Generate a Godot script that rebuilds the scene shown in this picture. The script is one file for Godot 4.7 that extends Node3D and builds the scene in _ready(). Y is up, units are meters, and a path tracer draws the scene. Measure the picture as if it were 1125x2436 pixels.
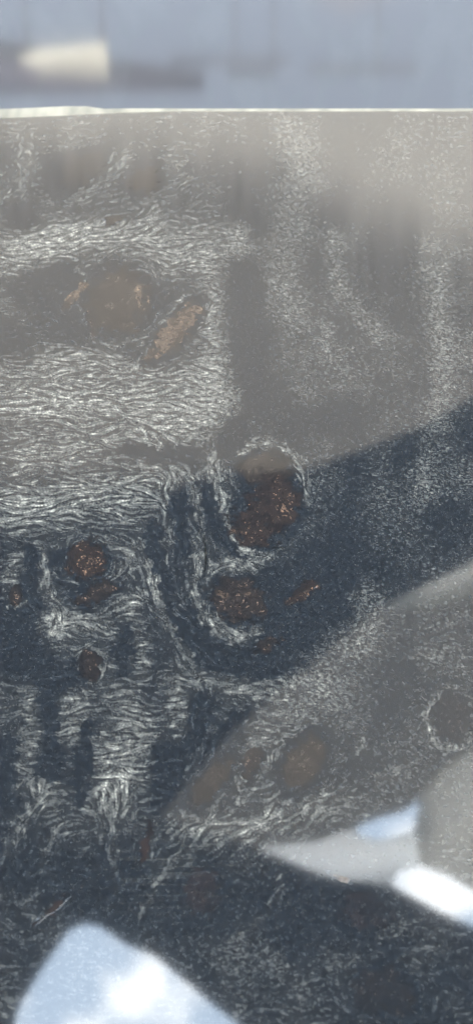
extends Node3D

# A polished slab of dark figured stone-wood lying on a table under sheets added to shade it and shape its reflections.
# Units: metres; the top of the slab is y = 0. Tables of features on the slab are in millimetres (x across, z along).

const PER_MM := 5.2                 # texels per millimetre of the grain map
const X0 := -122.0                   # west edge of the slab, mm
const Z0 := -428.0                  # far edge of the grain map, mm
const W_MM := 244.0
const L_MM := 344.0
const LOW := 1.0                    # cells per mm of the coarse figure maps

var low_w := int(W_MM * LOW) + 1
var low_h := int(L_MM * LOW) + 1
var silver := PackedFloat32Array()  # how much silvery fibre lies at the surface
var flow_x := PackedFloat32Array()  # direction of the fibre
var flow_y := PackedFloat32Array()
var run := PackedFloat32Array()     # how long the fibre stays at the surface
var rust := PackedFloat32Array()    # iron staining
var white := PackedFloat32Array()
var coarse := PackedFloat32Array()
const NW := 512

func _ready() -> void:
	camera_and_light()
	surroundings()
	added_canopies()
	added_stall()
	slab()

# ------------------------------------------------------------------ camera, sky, sun, exposure
func camera_and_light() -> void:
	var cam := Camera3D.new()
	cam.name = "camera"
	cam.position = Vector3(0, 0.315, 0)
	cam.rotation_degrees = Vector3(-52, 0, 0)
	var ph := CameraAttributesPhysical.new()
	ph.frustum_focal_length = 34.85
	ph.frustum_focus_distance = 0.40
	ph.frustum_near = 0.02
	ph.frustum_far = 2000.0
	ph.exposure_aperture = 13.0
	cam.attributes = ph
	cam.keep_aspect = Camera3D.KEEP_HEIGHT
	cam.fov = 38.0
	cam.near = 0.02
	cam.far = 2000.0
	add_child(cam)
	cam.current = true

	var sky_material := ProceduralSkyMaterial.new()
	sky_material.sky_top_color = Color(0.77, 0.85, 0.94)
	sky_material.sky_horizon_color = Color(0.38, 0.405, 0.445)
	sky_material.sky_curve = 0.30
	sky_material.ground_bottom_color = Color(0.35, 0.34, 0.33)
	sky_material.ground_horizon_color = Color(0.45, 0.47, 0.5)
	sky_material.sky_cover = cloud_cover()
	sky_material.sky_cover_modulate = Color(1.0, 0.95, 0.86)
	var e := Environment.new()
	e.background_mode = Environment.BG_SKY
	e.sky = Sky.new()
	e.sky.sky_material = sky_material
	e.tonemap_mode = Environment.TONE_MAPPER_LINEAR
	e.tonemap_exposure = 20.0
	e.sdfgi_enabled = true
	e.ssao_enabled = true
	e.ssil_enabled = true
	var we := WorldEnvironment.new()
	we.name = "world_environment"
	we.environment = e
	add_child(we)

	var sun := DirectionalLight3D.new()
	sun.name = "sun"
	sun.light_color = Color(1.0, 0.96, 0.9)
	sun.light_energy = 1.2
	sun.light_angular_distance = 0.5
	sun.shadow_enabled = true
	add_child(sun)
	sun.look_at_from_position(Vector3(-0.5, 1.3, 0.8) * 10.0, Vector3.ZERO)

func cloud_cover() -> ImageTexture:
	var n := FastNoiseLite.new()
	n.seed = 531
	n.frequency = 1.0
	n.fractal_octaves = 5
	var im := Image.create(1024, 512, false, Image.FORMAT_RGBA8)
	for j in 512:
		var el := PI * (0.5 - (j + 0.5) / 512.0)
		for i in 1024:
			var az := TAU * (i + 0.5) / 1024.0
			var d := Vector3(cos(el) * sin(az), sin(el), -cos(el) * cos(az))
			var v := n.get_noise_3dv(d * 13.0)
			var a := smoothstep(-0.08, 0.28, v) if d.y > 0.0 else 0.0
			im.set_pixel(i, j, Color(1, 1, 1, a * smoothstep(0.25, 0.8, d.y) * 0.8))
	return ImageTexture.create_from_image(im)

# ------------------------------------------------------------------ helpers
func tag(o: Node, label := "", category := "", kind := "", group := "") -> Node:
	if label: o.set_meta("label", label)
	if category: o.set_meta("category", category)
	if kind: o.set_meta("kind", kind)
	if group: o.set_meta("group", group)
	return o

func root(called: String, at := Vector3.ZERO) -> Node3D:
	var o := Node3D.new()
	o.name = called
	o.position = at
	add_child(o, true)
	return o

func put(called: String, m: Mesh, material: Material, parent: Node) -> MeshInstance3D:
	var o := MeshInstance3D.new()
	o.name = called
	o.mesh = m
	o.material_override = null
	for k in m.get_surface_count():
		m.surface_set_material(k, material)
	parent.add_child(o, true)
	return o

func plain(c: Color, rough := 0.8) -> StandardMaterial3D:
	var m := StandardMaterial3D.new()
	m.albedo_color = c.linear_to_srgb()
	m.roughness = rough
	return m

func box(size: Vector3) -> BoxMesh:
	var b := BoxMesh.new()
	b.size = size
	return b

func pole_mesh(h: float, r: float) -> CylinderMesh:
	var c := CylinderMesh.new()
	c.height = h
	c.bottom_radius = r
	c.top_radius = r * 0.9
	c.radial_segments = 16
	return c

# ------------------------------------------------------------------ ground, table
func surroundings() -> void:
	var n := FastNoiseLite.new()
	n.frequency = 0.05
	n.fractal_octaves = 5
	var nt := NoiseTexture2D.new()
	nt.width = 256
	nt.height = 256
	nt.seamless = true
	nt.noise = n
	var ramp := Gradient.new()
	ramp.set_color(0, Color(0.30, 0.28, 0.25).linear_to_srgb())
	ramp.set_color(1, Color(0.42, 0.40, 0.37).linear_to_srgb())
	nt.color_ramp = ramp
	var gm := StandardMaterial3D.new()
	gm.albedo_texture = nt
	gm.uv1_triplanar = true
	gm.uv1_world_triplanar = true
	gm.uv1_scale = Vector3(0.7, 0.7, 0.7)
	gm.roughness = 0.95
	var pm := PlaneMesh.new()
	pm.size = Vector2(1600, 1600)
	var g := put("ground", pm, gm, self)
	g.position = Vector3(0, -0.82, 0)
	tag(g, "", "", "structure")

	var hill_noise := FastNoiseLite.new()
	hill_noise.seed = 14
	hill_noise.frequency = 0.006
	hill_noise.fractal_octaves = 4
	var hs := SurfaceTool.new()
	hs.begin(Mesh.PRIMITIVE_TRIANGLES)
	hs.set_smooth_group(0)
	var hp := func(a: float, f: float) -> Vector3:
		var d := 420.0 + 260.0 * f
		var crest := 24.0 + 34.0 * hill_noise.get_noise_2d(a * 900.0, 0.0) + 6.0 * hill_noise.get_noise_2d(a * 5000.0, 50.0)
		return Vector3(sin(a) * d, -1.0 + crest * sin(f * PI * 0.5), -cos(a) * d)
	for k in 180:
		var a := TAU * k / 180.0
		var b := TAU * (k + 1) / 180.0
		for f in 4:
			for p in [[a, f], [b, f + 1], [b, f], [a, f], [a, f + 1], [b, f + 1]]:
				hs.add_vertex(hp.call(p[0], p[1] / 4.0))
	hs.generate_normals()
	var added_hills := put("added_hills", hs.commit(), plain(Color(0.10, 0.105, 0.12), 0.95), self)  # ridge added out of view to darken the far face's reflection
	tag(added_hills, "", "", "structure")

	var t := root("table", Vector3(0, -0.82, -0.4))
	tag(t, "plain grey timber table that carries the polished slab", "table")
	var wood := plain(Color(0.05, 0.046, 0.042), 0.8)
	var top := put("tabletop", box(Vector3(1.7, 0.04, 1.3)), wood, t)
	top.position.y = 0.755
	for x in [-0.78, 0.78]:
		for z in [-0.58, 0.58]:
			var leg := put("leg", box(Vector3(0.06, 0.733, 0.06)), wood, t)
			leg.position = Vector3(x, 0.3675, z)

# ------------------------------------------------------------------ sheets added out of view to shade the slab and shape its reflections
func sheet(points: PackedVector2Array, y: float, sag := 0.0) -> ArrayMesh:
	var tri := Geometry2D.triangulate_polygon(points)
	if tri.is_empty(): push_warning("a cloth outline crosses itself")
	var st := SurfaceTool.new()
	st.begin(Mesh.PRIMITIVE_TRIANGLES)
	for side in [0.0, 0.003]:
		for k in range(0, tri.size(), 3):
			for c in 3:
				var p := points[tri[k + (c if side == 0.0 else 2 - c)]]
				st.add_vertex(Vector3(p.x, y + side, p.y))
	for k in points.size():
		var a := points[k]
		var b := points[(k + 1) % points.size()]
		var q := [Vector3(a.x, y, a.y), Vector3(b.x, y, b.y), Vector3(b.x, y + 0.003, b.y), Vector3(a.x, y + 0.003, a.y)]
		for c in [0, 1, 2, 0, 2, 3]:
			st.add_vertex(q[c])
	st.generate_normals()
	return st.commit()

func added_canopy(called: String, label: String, points: PackedVector2Array, y: float, cloth: Material, poles: Array, more: Array = []) -> void:  # builds an unseen sheet added for shade and reflections
	var t := root(called, Vector3(0, 0, 0))
	tag(t, label, "added_canopy")
	put("cloth", sheet(points, y), cloth, t)
	for m in more:
		put("added_patch", sheet(m[0], m[1]), m[2], t)  # extra sheets that lighten parts of the reflection
	var steel := plain(Color(0.35, 0.35, 0.36), 0.4)
	for p in poles:
		var o := put("pole", pole_mesh(y + 0.82, 0.025), steel, t)
		o.position = Vector3(p.x, (y - 0.82) / 2.0 - 0.002, p.y)

func added_stall_part(outline: PackedVector2Array, near := 0.25, far := -1.2) -> ArrayMesh:
	var tri := Geometry2D.triangulate_polygon(outline)
	var st := SurfaceTool.new()
	st.begin(Mesh.PRIMITIVE_TRIANGLES)
	for z in [near, far]:
		for k in tri.size():
			var p := outline[tri[k]]
			st.add_vertex(Vector3(p.x, p.y, z))
	for k in outline.size():
		var a := outline[k]
		var b := outline[(k + 1) % outline.size()]
		var q := [Vector3(a.x, a.y, near), Vector3(b.x, b.y, near), Vector3(b.x, b.y, far), Vector3(a.x, a.y, far)]
		for c in [0, 1, 2, 0, 2, 3]: st.add_vertex(q[c])
	st.generate_normals()
	return st.commit()

func added_stall() -> void:  # added out of view to make marks in the far face's reflection
	var t := root("added_market_stall", Vector3(0, -0.82, 0))
	tag(t, "added far props, cream cloth and dark wedge shaped for the reflection", "added_stall")
	var cream := plain(Color(0.60, 0.57, 0.46), 0.9)
	var dark := plain(Color(0.05, 0.042, 0.06), 0.9)
	var side := put("added_cream_cloth", added_stall_part(PackedVector2Array([Vector2(-1.735, 1.829), Vector2(-1.554, 1.759), Vector2(-1.291, 1.734), Vector2(-1.021, 1.709), Vector2(-1.001, 1.854), Vector2(-1.014, 1.981), Vector2(-1.291, 1.968), Vector2(-1.488, 1.949)]), 0.02, -0.02), cream, t)
	side.position.z = -12.04
	var added_dark_wedge := put("added_dark_wedge", added_stall_part(PackedVector2Array([Vector2(-3.40, 1.57), Vector2(-1.80, 1.84), Vector2(-1.50, 1.92), Vector2(-1.01, 1.97), Vector2(-0.27, 2.07), Vector2(-3.40, 2.13)])), dark, t)
	added_dark_wedge.position.z = -12.3
	for rail in [[-0.54, 0.42, 1.892], [-0.07, 0.32, 1.984], [0.59, 1.48, 1.955]]:  # boards added to reflect as thin dark streaks
		var board := put("added_streak", box(Vector3(rail[1] - rail[0], 0.035, 0.3)), plain(Color(0.12, 0.13, 0.15)), t)
		board.position = Vector3((rail[0] + rail[1]) / 2.0, rail[2], -12.6)
	for x in [-1.65, -1.05, -0.01, 0.29, 1.11]:
		var added_post := put("added_post", box(Vector3(0.02, 1.98, 0.02)), plain(Color(0.10, 0.11, 0.13)), t)
		added_post.position = Vector3(x, 0.990, -12.16)

func canvas(c: Color, through: float) -> StandardMaterial3D:
	var m := plain(c, 0.95)
	m.metallic_specular = 0.1
	if through > 0.0:
		m.backlight_enabled = true
		m.backlight = Color(through, through, through).linear_to_srgb()
	return m

func added_canopies() -> void:  # outlines and tones of these added sheets are shaped for the reflections
	var dark_cloth := canvas(Color(0.016, 0.02, 0.03), 0.0)
	var pale_cloth := canvas(Color(0.32, 0.297, 0.27), 0.12)
	var light_cloth := canvas(Color(0.68, 0.645, 0.585), 0.31)
	var gauze_cloth := canvas(Color(0.74, 0.83, 0.88), 1.0)
	var grey_cloth := canvas(Color(0.37, 0.355, 0.335), 0.13)
	var thin_cloth := canvas(Color(0.70, 0.71, 0.66), 0.6)
	added_canopy("added_dark_canopy", "added dark navy sheet above the slab, outline shaped for the reflections", PackedVector2Array([Vector2(-1.206, -1.775), Vector2(-0.801, -1.817), Vector2(-0.603, -1.903), Vector2(-0.578, -1.772), Vector2(-0.586, -1.910), Vector2(-0.560, -1.773), Vector2(-0.569, -1.924), Vector2(-0.545, -1.800), Vector2(-0.547, -1.896), Vector2(-0.523, -1.769), Vector2(-0.530, -1.909), Vector2(-0.508, -1.799), Vector2(-0.515, -1.943), Vector2(-0.489, -1.792), Vector2(-0.495, -1.937), Vector2(-0.472, -1.795), Vector2(-0.476, -1.929), Vector2(-0.455, -1.811), Vector2(-0.457, -1.930), Vector2(-0.434, -1.786), Vector2(-0.438, -1.927), Vector2(-0.417, -1.794), Vector2(-0.420, -1.934), Vector2(-0.401, -1.824), Vector2(-0.401, -1.938), Vector2(-0.381, -1.807), Vector2(-0.381, -1.921), Vector2(-0.365, -1.832), Vector2(-0.364, -1.944), Vector2(-0.346, -1.818), Vector2(-0.345, -1.939), Vector2(-0.327, -1.807), Vector2(-0.326, -1.939), Vector2(-0.309, -1.810), Vector2(-0.307, -1.929), Vector2(-0.291, -1.818), Vector2(-0.288, -1.931), Vector2(-0.272, -1.817), Vector2(-0.270, -1.947), Vector2(-0.256, -1.848), Vector2(-0.250, -1.923), Vector2(-0.237, -1.848), Vector2(-0.233, -1.951), Vector2(-0.219, -1.845), Vector2(-0.214, -1.941), Vector2(-0.201, -1.852), Vector2(-0.195, -1.938), Vector2(-0.182, -1.853), Vector2(-0.176, -1.934), Vector2(-0.164, -1.852), Vector2(-0.157, -1.941), Vector2(-0.145, -1.847), Vector2(-0.139, -1.944), Vector2(-0.127, -1.851), Vector2(-0.120, -1.949), Vector2(-0.109, -1.854), Vector2(-0.101, -1.944), Vector2(-0.091, -1.878), Vector2(-0.082, -1.949), Vector2(-0.072, -1.864), Vector2(-0.064, -1.949), Vector2(-0.053, -1.877), Vector2(-0.045, -1.945), Vector2(-0.035, -1.888), Vector2(-0.026, -1.947), Vector2(-0.016, -1.886), Vector2(-0.007, -1.937), Vector2(0.002, -1.899), Vector2(0.012, -1.945), Vector2(0.021, -1.891), Vector2(0.030, -1.934), Vector2(0.039, -1.899), Vector2(0.049, -1.936), Vector2(0.058, -1.913), Vector2(0.151, -1.923), Vector2(0.380, -2.033), Vector2(0.497, -2.115), Vector2(0.866, -2.346), Vector2(1.286, -2.563), Vector2(1.167, -2.050), Vector2(0.787, -1.860), Vector2(0.455, -1.688), Vector2(0.267, -1.581), Vector2(-0.002, -1.324), Vector2(-0.131, -1.152), Vector2(0.027, -1.098), Vector2(0.055, -1.082), Vector2(0.152, -1.042), Vector2(0.255, -1.027), Vector2(0.328, -0.983), Vector2(0.384, -0.955), Vector2(0.617, -0.821), Vector2(0.587, -0.632), Vector2(0.087, -0.668), Vector2(0.002, -0.797), Vector2(-0.041, -0.831), Vector2(-0.088, -0.871), Vector2(-0.130, -0.906), Vector2(-0.178, -0.926), Vector2(-0.220, -0.955), Vector2(-0.244, -0.961), Vector2(-0.271, -0.950), Vector2(-0.310, -0.885), Vector2(-0.341, -0.824), Vector2(-0.354, -0.718), Vector2(-0.522, -0.516), Vector2(-0.886, -0.516)]), 2.00, dark_cloth, [Vector2(-1.9, -1.2), Vector2(1.9, -1.2)])
	added_canopy("added_dark_canopy", "added dark navy sheet behind the camera to keep the sun off the slab", PackedVector2Array([Vector2(-2.2, 2.4), Vector2(2.2, 2.4), Vector2(2.2, -0.2), Vector2(-2.2, -0.2)]), 2.1, dark_cloth, [Vector2(-2.1, 2.3), Vector2(2.1, 2.3), Vector2(-2.1, 0.2), Vector2(2.1, 0.2)])
	added_canopy("added_pale_canopy", "added pale canvas sheet, shaped to reflect as grey haze", PackedVector2Array([Vector2(-2.115, -3.179), Vector2(-0.916, -3.129), Vector2(-0.973, -3.583), Vector2(-0.893, -3.039), Vector2(-0.959, -3.540), Vector2(-0.876, -2.976), Vector2(-0.938, -3.478), Vector2(-0.882, -3.122), Vector2(-0.930, -3.505), Vector2(-0.880, -3.160), Vector2(-0.921, -3.507), Vector2(-0.880, -3.228), Vector2(-0.897, -3.414), Vector2(-0.831, -2.970), Vector2(-0.891, -3.461), Vector2(-0.829, -3.027), Vector2(-0.883, -3.490), Vector2(-0.808, -2.959), Vector2(-0.866, -3.450), Vector2(-0.820, -3.142), Vector2(-0.873, -3.603), Vector2(-0.798, -3.049), Vector2(-0.844, -3.443), Vector2(-0.813, -3.238), Vector2(-0.840, -3.508), Vector2(-0.777, -3.028), Vector2(-0.832, -3.520), Vector2(-0.765, -3.008), Vector2(-0.791, -3.280), Vector2(-0.756, -3.015), Vector2(-0.792, -3.384), Vector2(-0.746, -3.035), Vector2(-0.786, -3.423), Vector2(-0.744, -3.095), Vector2(-0.773, -3.400), Vector2(-0.721, -2.990), Vector2(-0.774, -3.485), Vector2(-0.725, -3.112), Vector2(-0.770, -3.550), Vector2(-0.721, -3.153), Vector2(-0.756, -3.520), Vector2(-0.707, -3.107), Vector2(-0.751, -3.556), Vector2(-0.682, -2.969), Vector2(-0.726, -3.409), Vector2(-0.672, -2.962), Vector2(-0.710, -3.369), Vector2(-0.672, -3.046), Vector2(-0.720, -3.547), Vector2(-0.672, -3.151), Vector2(-0.708, -3.546), Vector2(-0.644, -2.977), Vector2(-0.674, -3.329), Vector2(-0.635, -2.979), Vector2(-0.673, -3.409), Vector2(-0.635, -3.073), Vector2(-0.679, -3.574), Vector2(-0.642, -3.239), Vector2(-0.666, -3.562), Vector2(-0.611, -3.067), Vector2(-0.651, -3.574), Vector2(-0.592, -2.987), Vector2(-0.633, -3.501), Vector2(-0.591, -3.109), Vector2(-0.609, -3.363), Vector2(-0.575, -3.024), Vector2(-0.617, -3.540), Vector2(-0.560, -2.950), Vector2(-0.609, -3.570), Vector2(-0.547, -2.950), Vector2(-0.568, -3.258), Vector2(-0.552, -3.147), Vector2(-0.577, -3.497), Vector2(-0.536, -3.068), Vector2(-0.563, -3.482), Vector2(-0.528, -3.117), Vector2(-0.547, -3.441), Vector2(-0.512, -3.084), Vector2(-0.537, -3.458), Vector2(-0.506, -3.144), Vector2(-0.531, -3.563), Vector2(-0.479, -2.962), Vector2(-0.514, -3.483), Vector2(-0.486, -3.196), Vector2(-0.494, -3.370), Vector2(-0.466, -3.061), Vector2(-0.494, -3.523), Vector2(-0.467, -3.192), Vector2(-0.471, -3.312), Vector2(-0.440, -2.927), Vector2(-0.459, -3.294), Vector2(-0.440, -3.090), Vector2(-0.456, -3.395), Vector2(-0.424, -3.015), Vector2(-0.441, -3.337), Vector2(-0.424, -3.157), Vector2(-0.441, -3.502), Vector2(-0.415, -3.176), Vector2(-0.425, -3.400), Vector2(-0.392, -2.966), Vector2(-0.421, -3.524), Vector2(-0.386, -3.053), Vector2(-0.404, -3.437), Vector2(-0.375, -3.055), Vector2(-0.391, -3.425), Vector2(-0.363, -3.023), Vector2(-0.371, -3.280), Vector2(-0.354, -3.052), Vector2(-0.374, -3.556), Vector2(-0.336, -2.937), Vector2(-0.351, -3.357), Vector2(-0.335, -3.151), Vector2(-0.345, -3.481), Vector2(-0.312, -2.958), Vector2(-0.332, -3.499), Vector2(-0.310, -3.158), Vector2(-0.308, -3.232), Vector2(-0.291, -2.961), Vector2(-0.303, -3.285), Vector2(-0.283, -2.937), Vector2(-0.293, -3.247), Vector2(-0.282, -3.148), Vector2(-0.289, -3.480), Vector2(-0.258, -2.920), Vector2(-0.277, -3.513), Vector2(-0.251, -2.960), Vector2(-0.266, -3.490), Vector2(-0.242, -2.964), Vector2(-0.247, -3.266), Vector2(-0.232, -3.007), Vector2(-0.238, -3.342), Vector2(-0.225, -3.097), Vector2(-0.233, -3.498), Vector2(-0.213, -3.060), Vector2(-0.218, -3.378), Vector2(-0.206, -3.160), Vector2(-0.213, -3.554), Vector2(-0.189, -2.960), Vector2(-0.201, -3.478), Vector2(-0.180, -2.977), Vector2(-0.186, -3.418), Vector2(-0.167, -2.926), Vector2(-0.172, -3.278), Vector2(-0.157, -2.921), Vector2(-0.163, -3.403), Vector2(-0.150, -3.114), Vector2(-0.150, -3.319), Vector2(-0.139, -3.069), Vector2(-0.143, -3.472), Vector2(-0.127, -3.074), Vector2(-0.127, -3.389), Vector2(-0.113, -2.992), Vector2(-0.114, -3.321), Vector2(-0.106, -3.018), Vector2(-0.105, -3.303), Vector2(-0.097, -3.062), Vector2(-0.093, -3.290), Vector2(-0.082, -3.015), Vector2(-0.081, -3.400), Vector2(-0.069, -2.931), Vector2(-0.068, -3.402), Vector2(-0.057, -2.922), Vector2(-0.057, -3.473), Vector2(-0.046, -3.014), Vector2(-0.044, -3.319), Vector2(-0.035, -2.960), Vector2(-0.031, -3.501), Vector2(-0.025, -3.096), Vector2(-0.021, -3.298), Vector2(-0.014, -2.916), Vector2(-0.007, -3.321), Vector2(-0.000, -3.052), Vector2(0.005, -3.463), Vector2(0.009, -3.131), Vector2(0.016, -3.331), Vector2(0.020, -2.976), Vector2(0.027, -3.200), Vector2(0.031, -3.013), Vector2(0.037, -3.299), Vector2(0.041, -2.888), Vector2(0.049, -3.405), Vector2(0.051, -3.058), Vector2(0.058, -3.257), Vector2(0.062, -2.896), Vector2(0.072, -3.510), Vector2(0.071, -2.925), Vector2(0.082, -3.323), Vector2(0.083, -2.950), Vector2(0.095, -3.311), Vector2(0.095, -2.881), Vector2(0.109, -3.395), Vector2(0.106, -2.988), Vector2(0.119, -3.441), Vector2(0.116, -2.958), Vector2(0.129, -3.408), Vector2(0.128, -3.060), Vector2(0.142, -3.394), Vector2(0.134, -2.852), Vector2(0.148, -3.288), Vector2(0.146, -2.915), Vector2(0.162, -3.366), Vector2(0.158, -2.979), Vector2(0.166, -3.161), Vector2(0.165, -2.855), Vector2(0.184, -3.363), Vector2(0.178, -2.970), Vector2(0.195, -3.385), Vector2(0.184, -2.894), Vector2(0.202, -3.348), Vector2(0.194, -2.930), Vector2(0.210, -3.275), Vector2(0.204, -2.911), Vector2(0.218, -3.117), Vector2(0.218, -2.983), Vector2(0.233, -3.311), Vector2(0.226, -2.939), Vector2(0.240, -3.199), Vector2(0.230, -2.764), Vector2(0.254, -3.233), Vector2(0.243, -2.851), Vector2(0.261, -3.205), Vector2(0.254, -2.899), Vector2(0.274, -3.259), Vector2(0.255, -2.739), Vector2(0.286, -3.293), Vector2(0.269, -2.789), Vector2(0.293, -3.208), Vector2(0.279, -2.751), Vector2(0.307, -3.258), Vector2(0.289, -2.765), Vector2(0.305, -2.970), Vector2(0.300, -2.744), Vector2(0.326, -3.157), Vector2(0.316, -2.862), Vector2(0.328, -2.983), Vector2(0.320, -2.736), Vector2(0.348, -3.155), Vector2(0.329, -2.677), Vector2(0.362, -3.206), Vector2(0.350, -2.900), Vector2(0.363, -3.044), Vector2(0.350, -2.744), Vector2(0.375, -3.066), Vector2(0.360, -2.701), Vector2(0.394, -3.201), Vector2(0.366, -2.648), Vector2(0.404, -3.165), Vector2(0.378, -2.667), Vector2(0.418, -3.187), Vector2(0.389, -2.670), Vector2(0.414, -2.966), Vector2(0.410, -2.851), Vector2(0.422, -2.981), Vector2(0.407, -2.673), Vector2(0.438, -3.057), Vector2(0.424, -2.762), Vector2(0.455, -3.137), Vector2(0.436, -2.795), Vector2(0.466, -3.121), Vector2(0.442, -2.732), Vector2(0.473, -3.084), Vector2(0.462, -2.865), Vector2(0.485, -3.125), Vector2(0.457, -2.700), Vector2(0.481, -2.963), Vector2(0.465, -2.711), Vector2(0.483, -2.884), Vector2(0.478, -2.776), Vector2(0.493, -2.898), Vector2(0.480, -2.694), Vector2(0.516, -3.090), Vector2(0.488, -2.702), Vector2(0.507, -2.873), Vector2(0.504, -2.749), Vector2(0.530, -3.024), Vector2(0.502, -2.643), Vector2(0.529, -2.911), Vector2(0.508, -2.618), Vector2(0.553, -3.096), Vector2(0.513, -2.574), Vector2(0.550, -2.948), Vector2(0.523, -2.593), Vector2(0.562, -2.973), Vector2(0.534, -2.617), Vector2(0.579, -3.035), Vector2(0.561, -2.802), Vector2(0.574, -2.911), Vector2(0.566, -2.787), Vector2(0.601, -3.102), Vector2(0.554, -2.550), Vector2(0.608, -3.076), Vector2(0.565, -2.552), Vector2(0.606, -2.943), Vector2(0.573, -2.548), Vector2(0.615, -2.936), Vector2(0.603, -2.746), Vector2(0.627, -2.943), Vector2(0.593, -2.544), Vector2(0.647, -3.044), Vector2(0.604, -2.558), Vector2(0.663, -3.082), Vector2(0.622, -2.646), Vector2(0.668, -3.045), Vector2(0.635, -2.681), Vector2(0.676, -3.028), Vector2(0.633, -2.573), Vector2(0.679, -2.965), Vector2(0.641, -2.570), Vector2(0.686, -2.957), Vector2(0.650, -2.573), Vector2(0.688, -2.887), Vector2(0.660, -2.577), Vector2(0.719, -3.046), Vector2(0.665, -2.522), Vector2(0.715, -2.907), Vector2(0.699, -2.726), Vector2(0.742, -3.056), Vector2(0.690, -2.582), Vector2(0.721, -2.815), Vector2(0.708, -2.661), Vector2(0.733, -2.839), Vector2(0.707, -2.572), Vector2(0.745, -2.862), Vector2(0.727, -2.660), Vector2(0.763, -2.912), Vector2(0.726, -2.560), Vector2(0.779, -2.937), Vector2(0.749, -2.665), Vector2(0.795, -3.003), Vector2(0.764, -2.725), Vector2(0.784, -2.835), Vector2(0.773, -2.690), Vector2(1.966, -2.801), Vector2(1.811, -2.316), Vector2(0.536, -2.125), Vector2(-0.058, -1.947), Vector2(-1.611, -1.624)]), 2.30, pale_cloth, [Vector2(-2.6, -3.0), Vector2(2.6, -3.0)], [[PackedVector2Array([Vector2(-2.261, -3.588), Vector2(-2.026, -2.864), Vector2(-0.884, -2.864), Vector2(-0.153, -2.786), Vector2(0.104, -2.740), Vector2(0.353, -2.621), Vector2(0.753, -2.478), Vector2(1.875, -2.478), Vector2(2.230, -3.588)]), 2.33, light_cloth]])
	added_canopy("added_pale_canopy", "added grey canvas sheet with lighter patches, shaped for the reflections", PackedVector2Array([Vector2(1.071, -2.065), Vector2(0.984, -1.624), Vector2(0.500, -1.457), Vector2(0.410, -1.392), Vector2(0.357, -1.337), Vector2(0.322, -1.311), Vector2(0.273, -1.297), Vector2(0.232, -1.280), Vector2(0.158, -1.249), Vector2(0.062, -1.241), Vector2(-0.002, -1.215), Vector2(-0.186, -1.249), Vector2(-0.053, -1.524), Vector2(0.212, -1.780), Vector2(0.302, -1.791), Vector2(0.401, -1.797), Vector2(0.507, -1.835), Vector2(0.675, -1.913)]), 2.30, grey_cloth, [Vector2(1.5, -1.0)], [[PackedVector2Array([Vector2(-0.002, -1.212), Vector2(0.063, -1.264), Vector2(0.160, -1.277), Vector2(0.235, -1.308), Vector2(0.233, -1.277), Vector2(0.273, -1.264), Vector2(0.323, -1.277), Vector2(0.357, -1.299), Vector2(0.350, -1.212), Vector2(0.305, -1.201), Vector2(0.286, -1.152), Vector2(0.109, -1.161)]), 2.33, gauze_cloth], [PackedVector2Array([Vector2(1.069, -1.642), Vector2(0.497, -1.460), Vector2(0.408, -1.395), Vector2(0.355, -1.336), Vector2(0.338, -1.274), Vector2(0.343, -1.189), Vector2(0.389, -1.172), Vector2(0.477, -1.114), Vector2(0.898, -0.847)]), 2.28, thin_cloth], [PackedVector2Array([Vector2(1.113, -2.298), Vector2(0.692, -2.073), Vector2(0.514, -1.932), Vector2(0.291, -1.775), Vector2(0.397, -1.771), Vector2(0.502, -1.808), Vector2(0.668, -1.881), Vector2(1.060, -2.031)]), 2.28, thin_cloth]])
	pass

# ------------------------------------------------------------------ the slab
func lay(a: PackedFloat32Array, points: Array, width: float, amount: float, dirs: int) -> void:
	var reach := width * 2.6
	for k in points.size() - (1 if points.size() > 1 else 0):
		var p: Vector2 = points[k]
		var q: Vector2 = points[k + 1] if points.size() > 1 else p + Vector2(0.01, 0)
		var along := (q - p)
		var len2 := maxf(along.length_squared(), 1e-6)
		var dir := along.normalized()
		var lo := p.min(q) - Vector2(reach, reach)
		var hi := p.max(q) + Vector2(reach, reach)
		for j in range(maxi(0, int((lo.y - Z0) * LOW)), mini(low_h, int((hi.y - Z0) * LOW) + 2)):
			for i in range(maxi(0, int((lo.x - X0) * LOW)), mini(low_w, int((hi.x - X0) * LOW) + 2)):
				var s := Vector2(X0 + i / LOW, Z0 + j / LOW)
				var t := clampf((s - p).dot(along) / len2, 0.0, 1.0)
				var d := s.distance_to(p + along * t) / width
				if d > 2.6: continue
				# where two segments of one stroke meet only the nearer may count
				var w := exp(-d * d)
				var at := j * low_w + i
				if dirs == 2:
					if a[at] < w * amount: a[at] = w * amount
					continue
				if absf(stroke[at]) < w:
					silver[at] += (w - absf(stroke[at])) * amount
					stroke[at] = w
				if dirs == 1:
					var c := Vector2(dir.x * dir.x - dir.y * dir.y, 2.0 * dir.x * dir.y) * w * 1.6
					flow_x[at] += c.x
					if amount != 0.0 and width < 3.0: run[at] = maxf(run[at], w * 0.9)
					flow_y[at] += c.y

var stroke := PackedFloat32Array()

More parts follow.
